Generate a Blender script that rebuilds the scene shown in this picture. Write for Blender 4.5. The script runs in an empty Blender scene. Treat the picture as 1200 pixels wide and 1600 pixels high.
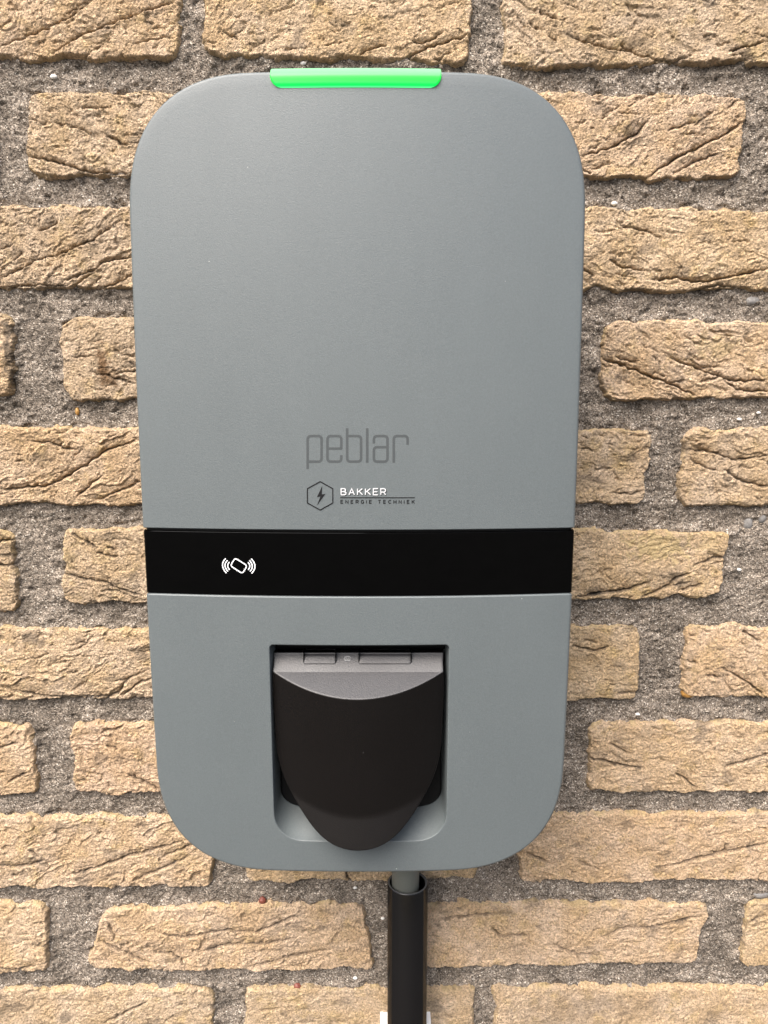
import bpy, bmesh, math, random
import numpy as np
from mathutils import Vector

sc = bpy.context.scene
COL = sc.collection
R = math.radians

# ------------------------------------------------------------------ camera
F = 1200.0                      # focal length in photo pixels (photo 1200 x 1600)
TH = R(8.86)                    # downward tilt
CAM = np.array([0.0, -0.5, 1.4])
cd = bpy.data.cameras.new("camera"); cam = bpy.data.objects.new("camera", cd); COL.objects.link(cam)
cam.location = CAM; cam.rotation_euler = (R(90) - TH, 0, 0)
cd.sensor_fit = 'VERTICAL'; cd.sensor_height = 24.0; cd.lens = 24.0 * F / 1600.0
cd.clip_start = 0.01; cd.clip_end = 500
sc.camera = cam

# ------------------------------------------------------------------ sky, sun, exposure
SUN_EL, SUN_AZ = R(53), math.atan2(-0.38, -0.62)
w = bpy.data.worlds.new("World"); sc.world = w; w.use_nodes = True
nt = w.node_tree
sky = nt.nodes.new('ShaderNodeTexSky'); sky.sky_type = 'NISHITA'; sky.sun_disc = False
sky.sun_elevation = SUN_EL; sky.sun_rotation = SUN_AZ
sky.air_density = 1.0; sky.dust_density = 6.0; sky.ozone_density = 0.6
bgn = nt.nodes['Background']; bgn.inputs['Strength'].default_value = 0.075
nt.links.new(sky.outputs[0], bgn.inputs[0])
sl = bpy.data.lights.new("sun", 'SUN'); so = bpy.data.objects.new("sun", sl); COL.objects.link(so)
sl.energy = 1.5; sl.angle = R(55); sl.color = (1.0, 0.985, 0.96)
sd = Vector((math.sin(SUN_AZ) * math.cos(SUN_EL), math.cos(SUN_AZ) * math.cos(SUN_EL), math.sin(SUN_EL)))
so.rotation_euler = (-sd).to_track_quat('-Z', 'Y').to_euler(); so.location = (0, -3, 5)
sc.view_settings.view_transform = 'Standard'; sc.view_settings.look = 'None'
sc.view_settings.gamma = 1.0; sc.view_settings.exposure = 1.98

rng = np.random.RandomState(7)

# ------------------------------------------------------------------ helpers
def P(px, py, Y):
    """world point on the plane y = Y seen at photo pixel (px, py)"""
    u = (px - 600) / F; v = (800 - py) / F
    d = np.array([u, math.cos(TH) + v * math.sin(TH), -math.sin(TH) + v * math.cos(TH)])
    return CAM + d * ((Y - CAM[1]) / d[1])

def wloc(o):
    v = Vector((0, 0, 0))
    while o: v += o.location; o = o.parent
    return v

def mesh_from(name, verts, faces, smooth=True, angle=None):
    me = bpy.data.meshes.new(name)
    me.from_pydata([tuple(map(float, v)) for v in verts], [], faces)
    me.validate(); me.update()
    fix_smooth(me, smooth, angle)
    return me

def fix_smooth(me, smooth=True, angle=None):
    me.polygons.foreach_set('use_smooth', [smooth] * len(me.polygons))
    if smooth and angle: me.set_sharp_from_angle(angle=R(angle))
    me.update()

def put(name, me, mat, parent=None, origin=None):
    """link a mesh given in world coordinates; its origin becomes `origin` (or the parent's place)"""
    o = bpy.data.objects.new(name, me); COL.objects.link(o)
    pw = wloc(parent) if parent else Vector((0, 0, 0))
    ow = Vector(origin) if origin is not None else pw
    n = len(me.vertices); co = np.empty(n * 3, np.float32); me.vertices.foreach_get('co', co)
    co = co.reshape(-1, 3) - np.array(ow, np.float32); me.vertices.foreach_set('co', co.ravel()); me.update()
    if mat and not me.materials: me.materials.append(mat)
    o.parent = parent; o.location = ow - pw
    return o

def tag(o, label=None, cat=None, group=None, kind=None):
    for k, v in (('label', label), ('category', cat), ('group', group), ('kind', kind)):
        if v: o[k] = v
    return o

def empty(name, loc):
    o = bpy.data.objects.new(name, None); COL.objects.link(o); o.location = loc; o.empty_display_size = 0.05
    return o

_perm = rng.permutation(256).astype(np.int64); _perm = np.concatenate([_perm, _perm, _perm])
_g = np.stack([np.cos(np.arange(256) * 2.399), np.sin(np.arange(256) * 2.399)], 1)
def perlin(x, y, s=0):
    xi = np.floor(x).astype(np.int64); yi = np.floor(y).astype(np.int64)
    xf = x - xi; yf = y - yi
    xi = (xi + 37 * s) & 255; yi = (yi + 91 * s) & 255
    def gr(ix, iy, dx, dy):
        g = _g[_perm[_perm[ix & 255] + (iy & 255)]]
        return g[..., 0] * dx + g[..., 1] * dy
    u = xf**3 * (xf * (xf * 6 - 15) + 10); v = yf**3 * (yf * (yf * 6 - 15) + 10)
    a = gr(xi, yi, xf, yf); b = gr(xi + 1, yi, xf - 1, yf)
    c = gr(xi, yi + 1, xf, yf - 1); d = gr(xi + 1, yi + 1, xf - 1, yf - 1)
    return ((a * (1 - u) + b * u) * (1 - v) + (c * (1 - u) + d * u) * v) * 1.5
def fbm(x, y, oct=4, s=0, gain=0.5):
    r = 0; a = 1.0
    for k in range(oct):
        r = r + a * perlin(x * 2**k + 13.7 * k, y * 2**k - 7.3 * k, s + k); a *= gain
    return r
def sstep(a, b, x):
    t = np.clip((x - a) / (b - a), 0, 1); return t * t * (3 - 2 * t)

# ------------------------------------------------------------------ materials
def new_mat(name):
    m = bpy.data.materials.new(name); m.use_nodes = True
    return m, m.node_tree, m.node_tree.nodes['Principled BSDF']
def N(t, typ, **kw):
    n = t.nodes.new(typ)
    for k, v in kw.items():
        if k.startswith('i_'): n.inputs[k[2:].replace('_', ' ')].default_value = v
        else: setattr(n, k, v)
    return n
def ramp(t, src, stops):
    n = t.nodes.new('ShaderNodeValToRGB'); cr = n.color_ramp
    while len(cr.elements) < len(stops): cr.elements.new(0.5)
    for e, (p, c) in zip(cr.elements, stops):
        e.position = p; e.color = (c, c, c, 1) if isinstance(c, (int, float)) else (*c, 1)
    t.links.new(src, n.inputs[0]); return n.outputs[0]
def mix(t, a, b, fac, typ='MIX'):
    n = t.nodes.new('ShaderNodeMix'); n.data_type = 'RGBA'; n.blend_type = typ
    for sk, v in ((n.inputs[0], fac), (n.inputs[6], a), (n.inputs[7], b)):
        if isinstance(v, bpy.types.NodeSocket): t.links.new(v, sk)
        elif isinstance(v, (int, float)): sk.default_value = v
        else: sk.default_value = (*v, 1)
    return n.outputs[2]
def noise(t, vec, scale, detail=3, rough=0.55):
    n = N(t, 'ShaderNodeTexNoise'); n.inputs['Scale'].default_value = scale
    n.inputs['Detail'].default_value = detail; n.inputs['Roughness'].default_value = rough
    t.links.new(vec, n.inputs['Vector']); return n.outputs['Fac']
def bump(t, h, dist, strength=1.0, nrm=None):
    n = N(t, 'ShaderNodeBump'); n.inputs['Strength'].default_value = strength; n.inputs['Distance'].default_value = dist
    t.links.new(h, n.inputs['Height'])
    if nrm: t.links.new(nrm, n.inputs['Normal'])
    return n.outputs['Normal']

def brick_material():
    m, t, b = new_mat("sandy_brick")
    tc = N(t, 'ShaderNodeTexCoord'); oi = N(t, 'ShaderNodeObjectInfo')
    vm = N(t, 'ShaderNodeVectorMath', operation='MULTIPLY_ADD')
    t.links.new(oi.outputs['Random'], vm.inputs[0]); vm.inputs[1].default_value = (3.1, 5.7, 1.9)
    t.links.new(tc.outputs['Object'], vm.inputs[2]); v = vm.outputs[0]
    at = N(t, 'ShaderNodeAttribute', attribute_name='tint'); sep = N(t, 'ShaderNodeSeparateColor')
    t.links.new(at.outputs['Color'], sep.inputs[0])
    big = ramp(t, noise(t, v, 45, 3), [(0.36, 0.0), (0.64, 1.0)])
    c = mix(t, (0.652, 0.472, 0.298), (0.73, 0.560, 0.405), big)
    och = ramp(t, noise(t, v, 70, 4, .65), [(0.54, 0.0), (0.72, 1.0)])
    c = mix(t, c, (0.650, 0.475, 0.265), och)
    hue = ramp(t, oi.outputs['Random'], [(0.0, (0.92, 0.92, 0.90)), (0.3, (1.0, 0.99, 0.96)), (0.55, (1.04, 0.98, 0.95)), (0.75, (0.99, 0.97, 0.89)), (1.0, (1.06, 1.02, 0.98))])
    c = mix(t, c, hue, 1.0, 'MULTIPLY')
    grit = ramp(t, noise(t, v, 760, 3, .75), [(0.30, 0.42), (0.50, 1.0), (0.72, 1.38)])
    c = mix(t, c, grit, 1.0, 'MULTIPLY')
    fl = ramp(t, noise(t, v, 190, 5, .7), [(0.60, 0.0), (0.74, 0.55)])          # grey-brown grime flecks
    c = mix(t, c, (0.17, 0.125, 0.085), fl)
    c = mix(t, c, (0.66, 0.50, 0.27), sep.outputs['Green'])                      # pale lime smear
    c = mix(t, c, (0.16, 0.075, 0.025), sep.outputs['Red'])                      # rust
    c = mix(t, c, (0.10, 0.085, 0.07), sep.outputs['Blue'])                      # grime patches and darker crack lines
    t.links.new(c, b.inputs['Base Color']); b.inputs['Roughness'].default_value = 0.95
    b.inputs['Specular IOR Level'].default_value = 0.15
    n1 = bump(t, noise(t, v, 1000, 3, .75), 0.0032)
    n2 = bump(t, noise(t, v, 330, 4, .65), 0.0034, 1.0, n1)
    t.links.new(n2, b.inputs['Normal']); return m

def mortar_material():
    m, t, b = new_mat("sand_mortar")
    tc = N(t, 'ShaderNodeTexCoord'); v = tc.outputs['Object']
    vo = N(t, 'ShaderNodeTexVoronoi'); vo.inputs['Scale'].default_value = 1350; t.links.new(v, vo.inputs['Vector'])
    sp = N(t, 'ShaderNodeSeparateColor'); t.links.new(vo.outputs['Color'], sp.inputs[0])
    g = ramp(t, sp.outputs['Red'], [(0.0, (0.06, 0.050, 0.042)), (0.25, (0.175, 0.145, 0.117)), (0.7, (0.265, 0.222, 0.180)), (0.93, (0.40, 0.342, 0.280)), (1.0, (0.64, 0.58, 0.50))])
    f = ramp(t, noise(t, v, 1500, 2), [(0.3, 0.72), (0.7, 1.25)])
    c = mix(t, g, f, 1.0, 'MULTIPLY')
    l = ramp(t, noise(t, v, 60, 4), [(0.33, 0.60), (0.62, 1.12)])
    c = mix(t, c, l, 1.0, 'MULTIPLY')
    t.links.new(c, b.inputs['Base Color']); b.inputs['Roughness'].default_value = 1.0
    b.inputs['Specular IOR Level'].default_value = 0.1
    n1 = bump(t, vo.outputs['Distance'], 0.0006, 1.0)
    n2 = bump(t, noise(t, v, 500, 3, .65), 0.0013, 1.0, n1)
    t.links.new(n2, b.inputs['Normal']); return m

def plastic(name, col, rough, tex=0.0, scale=2600, specks=0.0, spec=0.5, mottled=0.0):
    m, t, b = new_mat(name)
    tc = N(t, 'ShaderNodeTexCoord'); v = tc.outputs['Object']
    b.inputs['Roughness'].default_value = rough; b.inputs['Specular IOR Level'].default_value = spec
    c = ramp(t, noise(t, v, 1100, 3, .7), [(0.3, tuple(x * (1 - mottled) for x in col)), (0.7, tuple(x * (1 + mottled) for x in col))])
    if specks:
        vo = N(t, 'ShaderNodeTexVoronoi'); vo.inputs['Scale'].default_value = 70; t.links.new(v, vo.inputs['Vector'])
        s = ramp(t, vo.outputs['Distance'], [(0.0, 1.0), (specks, 1.0), (specks * 1.35, 0.0)])
        sp = N(t, 'ShaderNodeSeparateColor'); t.links.new(vo.outputs['Color'], sp.inputs[0])
        k = ramp(t, sp.outputs['Green'], [(0.90, 0.0), (0.92, 0.8)])
        c = mix(t, c, (0.62, 0.62, 0.6), mix(t, s, k, 1.0, 'MULTIPLY'))
    if mottled and specks:            # faint dust and rain marks
        mp = N(t, 'ShaderNodeMapping'); mp.inputs['Scale'].default_value = (1, 1, .22); t.links.new(v, mp.inputs['Vector'])
        st = ramp(t, noise(t, mp.outputs[0], 55, 5, .65), [(0.35, 0.985), (0.65, 1.015)])
        c = mix(t, c, st, 1.0, 'MULTIPLY')
    t.links.new(c, b.inputs['Base Color'])
    if tex:
        t.links.new(bump(t, noise(t, v, scale, 3, .6), tex), b.inputs['Normal'])
    r = ramp(t, noise(t, v, 25, 4), [(0.3, rough * 0.9), (0.7, min(1, rough * 1.1))])
    t.links.new(r, b.inputs['Roughness'])
    return m

M_brick = brick_material(); M_mortar = mortar_material()
M_grey = plastic("grey_textured_plastic", (0.094, 0.1085, 0.112), 0.46, 0.00012, 2000, 0.016, 0.55, 0.09)
M_recess = M_grey
M_gloss = plastic("gloss_black_acrylic", (0.0005, 0.0005, 0.0005), 0.05, 0, specks=0.010, spec=0.14)
M_lid = plastic("black_moulded_plastic", (0.0045, 0.0037, 0.0034), 0.40, 0.00010, 2200, 0.012, 0.19, 0.1)
M_should = plastic("sky_lit_grained_black_plastic", (0.032, 0.031, 0.033), 0.52, 0.00016, 1400, 0.012, 0.7, 0.2)  # paler base paints in the sky light on the flap's upturned shoulder
M_dark = plastic("dark_plastic", (0.004, 0.004, 0.0042), 0.5, 0.00008, spec=.15)
M_letter = plastic("dark_grey_ink", (0.050, 0.057, 0.059), 0.42, 0.0001, 1500)
M_ink = plastic("charcoal_ink", (0.012, 0.012, 0.013), 0.6, spec=.12)
M_white = plastic("white_ink", (0.50, 0.51, 0.52), 0.4)
M_icon = plastic("white_icon_ink", (0.74, 0.75, 0.76), 0.3)
M_pipe = plastic("glossy_black_conduit", (0.004, 0.0035, 0.0035), 0.14, 0, spec=0.4)
M_pipecut = plastic("cut_pipe_rim", (0.10, 0.10, 0.10), 0.5)
M_cable = plastic("grey_cable_sheath", (0.105, 0.11, 0.095), 0.55, 0.0001, 800, mottled=0.06)
M_mark = plastic("pale_grey_ink", (0.22, 0.22, 0.22), 0.5)
M_clip = plastic("white_clip_plastic", (0.85, 0.85, 0.84), 0.4)

def led_material():
    m, t, b = new_mat("green_light_diffuser")
    tc = N(t, 'ShaderNodeTexCoord'); sp = N(t, 'ShaderNodeSeparateXYZ'); t.links.new(tc.outputs['Generated'], sp.inputs[0])
    bc = ramp(t, sp.outputs['Z'], [(0.0, (0.01, .2, .03)), (.5, (.01, .18, .02)), (.78, (.07, .10, .08)), (1.0, (.08, .12, .09))]); t.links.new(bc, b.inputs['Base Color']); b.inputs['Roughness'].default_value = 0.35; b.inputs['Specular IOR Level'].default_value = 0.25
    e = ramp(t, sp.outputs['Z'], [(0.0, (0.10, 0.80, 0.26)), (0.07, (0.0, 0.58, 0.08)), (0.30, (0.0, 0.52, 0.03)), (0.50, (0.01, 0.56, 0.04)), (0.66, (0.11, 0.58, 0.16)), (1.0, (0.19, 0.56, 0.25))])
    t.links.new(e, b.inputs['Emission Color']); b.inputs['Emission Strength'].default_value = 0.42
    return m
M_led = led_material()

def pebble_mat(name, col, rough=0.5):
    return plastic(name, col, rough, 0.0002, 500, mottled=0.3)

# ------------------------------------------------------------------ brick wall
# four corners in photo pixels (tl, tr, br, bl), fold angle in degrees, fold strength, corner radius mm, then cracks
BR = [
 # row 1
 ((-190,-35,283,-35,280,92,-190,92), 28, .7, 3, [(.9,[(-10,78),(60,50),(110,26),(150,-4)]),(1.5,[(78,88),(120,60),(180,36),(240,13),(275,2)]),(.7,[(148,82),(160,72),(176,62)]),(.6,[(200,70),(240,62),(275,60)])]),
 ((314,-35,741,-35,732,100,318,86), 18, .5, 5, [(1.3,[(560,86),(585,76),(606,70)]),(1.2,[(625,98),(665,76),(700,66),(733,54)]),(.9,[(640,64),(668,66),(694,50)]),(.7,[(345,50),(375,62)])]),
 ((784,-35,1270,-35,1270,98,787,107), -18, .6, 4, [(1.4,[(842,18),(856,27),(872,31)]),(1.3,[(880,54),(920,68),(985,82),(1050,96),(1090,82)]),(1.2,[(970,68),(990,82)]),(1.0,[(1138,80),(1200,66)]),(1.0,[(855,57),(870,66)])]),
 # row 2
 ((40,143,440,140,440,278,37,277), -22, .8, 6, [(1.6,[(40,243),(80,251),(130,266),(180,272),(208,270)]),(1.1,[(165,213),(184,222),(202,228)]),(.7,[(80,192),(120,200),(150,214)]),(.7,[(120,170),(170,168)])]),
 ((470,142,695,142,695,278,470,278), 10, .5, 4, []),
 ((722,142,1169,147,1156,282,722,278), 30, .7, 5, [(1.2,[(905,245),(960,228),(1000,203),(1017,184)]),(1.5,[(1010,279),(1060,246),(1100,226),(1130,212),(1166,188)]),(1.0,[(1056,270),(1090,252),(1130,238)]),(.8,[(1040,205),(1090,190)]),(1.0,[(905,262),(925,274)])]),
 ((1212,146,1500,146,1500,280,1209,280), 10, .5, 5, []),
 # row 3
 ((-230,318,330,320,330,454,-230,452), 28, 1.0, 5, [(1.2,[(56,362),(78,354),(94,345)]),(1.5,[(85,402),(110,388),(142,376),(178,352)]),(1.3,[(100,441),(128,428),(150,420),(166,408),(210,402)]),(1.5,[(112,449),(150,424)]),(1.2,[(155,450),(185,441),(208,428)]),(1.0,[(0,436),(30,421),(62,405),(90,398)]),(1.2,[(0,449),(50,446),(112,447)])]),
 ((360,320,730,320,730,453,360,453), 10, .5, 5, []),
 ((762,322,1260,325,1260,456,762,454), -20, .8, 5, [(1.3,[(950,406),(975,417),(1010,423)]),(1.8,[(1015,438),(1060,435),(1092,441),(1150,431),(1175,426),(1206,418)]),(1.0,[(908,418),(930,434)]),(.9,[(960,352),(1010,362),(1040,378)]),(1.2,[(1090,452),(1130,447),(1168,452)])]),
 # row 4
 ((-300,490,21,490,22,622,-300,622), 5, .6, 7, []),
 ((92,494,330,494,330,628,96,627), 12, .6, 9, [(.8,[(140,582),(180,591),(218,602)]),(.6,[(170,548),(215,560)]),(.6,[(110,560),(150,556)])]),
 ((360,494,640,494,640,627,360,627), 8, .5, 5, []),
 ((664,494,905,494,905,627,664,627), 8, .5, 5, []),
 ((946,499,1290,500,1290,621,935,629), -27, .9, 8, [(2.0,[(937,560),(985,576),(1020,590),(1060,606),(1092,622)]),(1.5,[(1040,556),(1080,572),(1120,586),(1150,596),(1204,594)]),(1.3,[(1130,594),(1160,610),(1206,611)]),(1.0,[(960,556),(1000,570)]),(.9,[(1090,598),(1130,588)])]),
 # row 5
 ((-240,664,250,667,250,789,-240,789), 28, .8, 5, [(1.2,[(43,689),(80,693),(100,700),(123,704)]),(1.7,[(-5,766),(40,762),(80,757),(125,732),(165,706),(200,692),(222,682)]),(1.2,[(120,780),(140,759),(162,744)]),(1.2,[(148,783),(190,766),(222,752)]),(.8,[(24,719),(40,722)]),(.7,[(90,700),(100,690)])]),
 ((280,667,560,667,560,789,280,789), 8, .5, 5, []),
 ((590,667,1023,671,1008,789,590,789), 5, .6, 5, [(.8,[(952,770),(980,772),(1010,766)]),(.7,[(925,735),(960,732)]),(.7,[(905,700),(930,705)])]),
 ((1071,668,1330,667,1330,793,1056,793), -18, .9, 8, [(1.2,[(1074,703),(1110,706),(1145,718),(1170,716),(1206,711)]),(1.1,[(1128,732),(1160,752),(1206,762)]),(.8,[(1075,715),(1100,730),(1130,738)])]),
 # row 6
 ((-280,826,24,829,26,956,-280,950), 8, .8, 5, [(1.6,[(-8,848),(22,843)]),(1.2,[(-8,884),(26,884)])]),
 ((97,823,350,826,350,946,97,944), -22, .8, 5, [(1.2,[(112,834),(130,845),(152,857)]),(1.1,[(150,864),(168,868),(187,872)]),(1.6,[(97,894),(130,905),(165,910),(185,921),(222,932)]),(1.1,[(160,925),(175,923),(200,930)]),(.9,[(165,855),(178,862)])]),
 ((378,826,700,826,700,944,378,944), 8, .5, 5, []),
 ((730,825,1144,829,1129,934,730,942), 22, .8, 4, [(1.6,[(895,936),(960,925),(990,919),(1022,906)]),(1.4,[(1000,935),(1040,918),(1062,902),(1082,896)]),(1.3,[(1000,942),(1040,941),(1058,937)]),(1.0,[(1080,885),(1110,875),(1140,868)]),(.9,[(1060,925),(1100,912)])]),
 ((1216,828,1500,828,1500,942,1212,942), 10, .5, 5, []),
 # row 7
 ((-180,980,290,982,290,1096,-180,1093), 8, 1.1, 4, [(1.2,[(-5,1071),(50,1085),(110,1090),(178,1086),(200,1062),(240,1044)]),(1.1,[(190,1090),(215,1068),(242,1060)]),(.8,[(105,1052),(125,1050)]),(.7,[(130,1075),(140,1060)])]),
 ((318,981,640,981,640,1094,318,1094), 8, .5, 5, []),
 ((668,981,1003,976,998,1093,668,1097), 2, .5, 4, [(1.5,[(893,1011),(915,1014),(932,1018),(952,1010)]),(1.0,[(965,1085),(985,1083),(997,1083)])]),
 ((1071,975,1330,981,1330,1094,1064,1092), -30, .9, 6, [(1.4,[(1125,1042),(1160,1062),(1190,1084),(1206,1096)]),(1.1,[(1100,1055),(1126,1058)]),(1.0,[(1160,985),(1190,1005)]),(.8,[(1072,1030),(1090,1038)])]),
 # row 8
 ((-280,1130,50,1133,62,1244,-280,1247), 20, .7, 6, [(1.0,[(-5,1170),(30,1160)]),(1.0,[(10,1225),(45,1205)])]),
 ((106,1131,360,1129,360,1243,116,1241), -10, .8, 4, [(1.2,[(160,1144),(180,1140),(196,1133)]),(1.2,[(198,1208),(230,1226),(256,1236)]),(.9,[(165,1165),(185,1172)])]),
 ((390,1130,720,1130,720,1243,390,1243), 8, .5, 5, []),
 ((748,1130,878,1130,878,1240,748,1240), 8, .5, 5, []),
 ((922,1127,1340,1128,1340,1240,916,1240), -8, .8, 6, [(1.3,[(915,1184),(960,1194),(1010,1201)]),(1.2,[(1128,1201),(1150,1194),(1170,1188),(1206,1176)]),(1.0,[(1056,1208),(1075,1222),(1092,1234)]),(.8,[(950,1160),(985,1180)])]),
 # row 9
 ((-260,1275,336,1275,331,1387,-260,1391), 18, 1.0, 4, [(1.3,[(-5,1352),(45,1352),(70,1342)]),(1.2,[(98,1370),(150,1356),(200,1338),(240,1328),(292,1312)]),(1.1,[(205,1376),(250,1358),(300,1336)]),(.9,[(45,1325),(60,1340)]),(.9,[(250,1340),(310,1318)])]),
 ((383,1270,752,1270,747,1375,383,1380), 5, .6, 4, [(1.0,[(540,1362),(546,1380)])]),
 ((797,1270,1300,1270,1300,1379,815,1379), 12, .8, 6, [(1.4,[(1040,1354),(1100,1341),(1128,1332),(1150,1328),(1206,1316)]),(1.0,[(1132,1332),(1138,1318)]),(1.0,[(1185,1380),(1186,1362)]),(.9,[(820,1330),(860,1350)]),(.7,[(900,1345),(940,1360)])]),
 # row 10
 ((-300,1412,70,1411,80,1520,-300,1524), 8, .6, 5, [(1.3,[(-5,1512),(30,1515),(60,1508)])]),
 ((160,1419,570,1411,586,1517,133,1518), 16, 1.1, 7, [(1.4,[(152,1470),(190,1486),(212,1498),(236,1504)]),(1.1,[(228,1452),(290,1464),(340,1456),(400,1456),(440,1440),(486,1424)]),(1.0,[(240,1488),(270,1492),(292,1510)]),(1.0,[(300,1490),(360,1478),(420,1475),(470,1462)]),(.9,[(380,1512),(440,1500),(520,1482)]),(.8,[(170,1440),(178,1470)])]),
 ((641,1411,1109,1412,1091,1506,638,1514), 12, .9, 4, [(1.2,[(765,1446),(784,1464),(800,1462),(832,1462)]),(1.1,[(940,1466),(975,1452),(1010,1450),(1060,1442),(1104,1430)]),(1.0,[(862,1476),(900,1490),(942,1494)]),(1.0,[(680,1440),(730,1432),(790,1428)])]),
 ((1166,1408,1450,1410,1450,1512,1157,1513), 20, .8, 6, [(1.0,[(1170,1440),(1200,1430)])]),
 # row 11
 ((-230,1547,332,1544,337,1655,-230,1655), 20, .5, 6, [(1.0,[(165,1596),(196,1582),(232,1564)])]),
 ((382,1544,746,1545,733,1655,383,1655), 5, .4, 4, [(.6,[(400,1580),(440,1575)])]),
 ((770,1541,1330,1542,1330,1655,772,1655), 8, .4, 4, []),
]

def polydist(X, Zz, pts):
    """distance to a polyline, sign (positive below it) and position along it"""
    best = np.full(X.shape, 1e9); sg = np.zeros(X.shape); tt = np.zeros(X.shape)
    seg = [math.dist(pts[i], pts[i + 1]) for i in range(len(pts) - 1)]; L = sum(seg); acc = 0
    for i in range(len(pts) - 1):
        ax, az = pts[i]; dx = pts[i + 1][0] - ax; dz = pts[i + 1][1] - az; l2 = dx * dx + dz * dz + 1e-12
        t = np.clip(((X - ax) * dx + (Zz - az) * dz) / l2, 0, 1)
        ex = X - ax - t * dx; ez = Zz - az - t * dz; d = np.hypot(ex, ez)
        s = np.sign(ez * dx - ex * dz) * (-1 if dx > 0 else 1)
        m = d < best; best[m] = d[m]; sg[m] = s[m]; tt[m] = (acc + t[m] * seg[i]) / L
        acc += seg[i]
    return best, sg, tt

def smooth_line(pts, n=5):
    p = [pts[0]] + list(pts) + [pts[-1]]; out = []
    for i in range(1, len(p) - 2):
        a, b, c, d = map(np.array, p[i - 1:i + 3])
        for k in range(n):
            t = k / n
            out.append(tuple(0.5 * ((2 * b) + (-a + c) * t + (2 * a - 5 * b + 4 * c - d) * t * t + (-a + 3 * b - 3 * c + d) * t**3)))
    out.append(tuple(pts[-1])); return out

def quad_sdf(X, Zz, q, r):
    """inside distance (mm, positive inside) to a quad with rounded corners"""
    ds = []
    for i in range(4):
        ax, az = q[i]; bx, bz = q[(i + 1) % 4]
        l = math.hypot(bx - ax, bz - az); nx, nz = (bz - az) / l, -(bx - ax) / l
        ds.append((X - ax) * nx + (Zz - az) * nz)       # inside positive for clockwise tl,tr,br,bl
    ds = [-d for d in ds] if np.mean([(np.mean([p[0] for p in q]) - q[0][0]) * 0]) else ds
    dx = np.minimum(ds[1], ds[3]); dz = np.minimum(ds[0], ds[2])
    a = np.maximum(r - dx, 0); b = np.maximum(r - dz, 0)
    return np.minimum(np.minimum(dx, dz), r) * ((a == 0) | (b == 0)) + (r - np.hypot(a, b)) * ((a > 0) & (b > 0)) + np.maximum(np.minimum(dx, dz) - r, 0)

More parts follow.
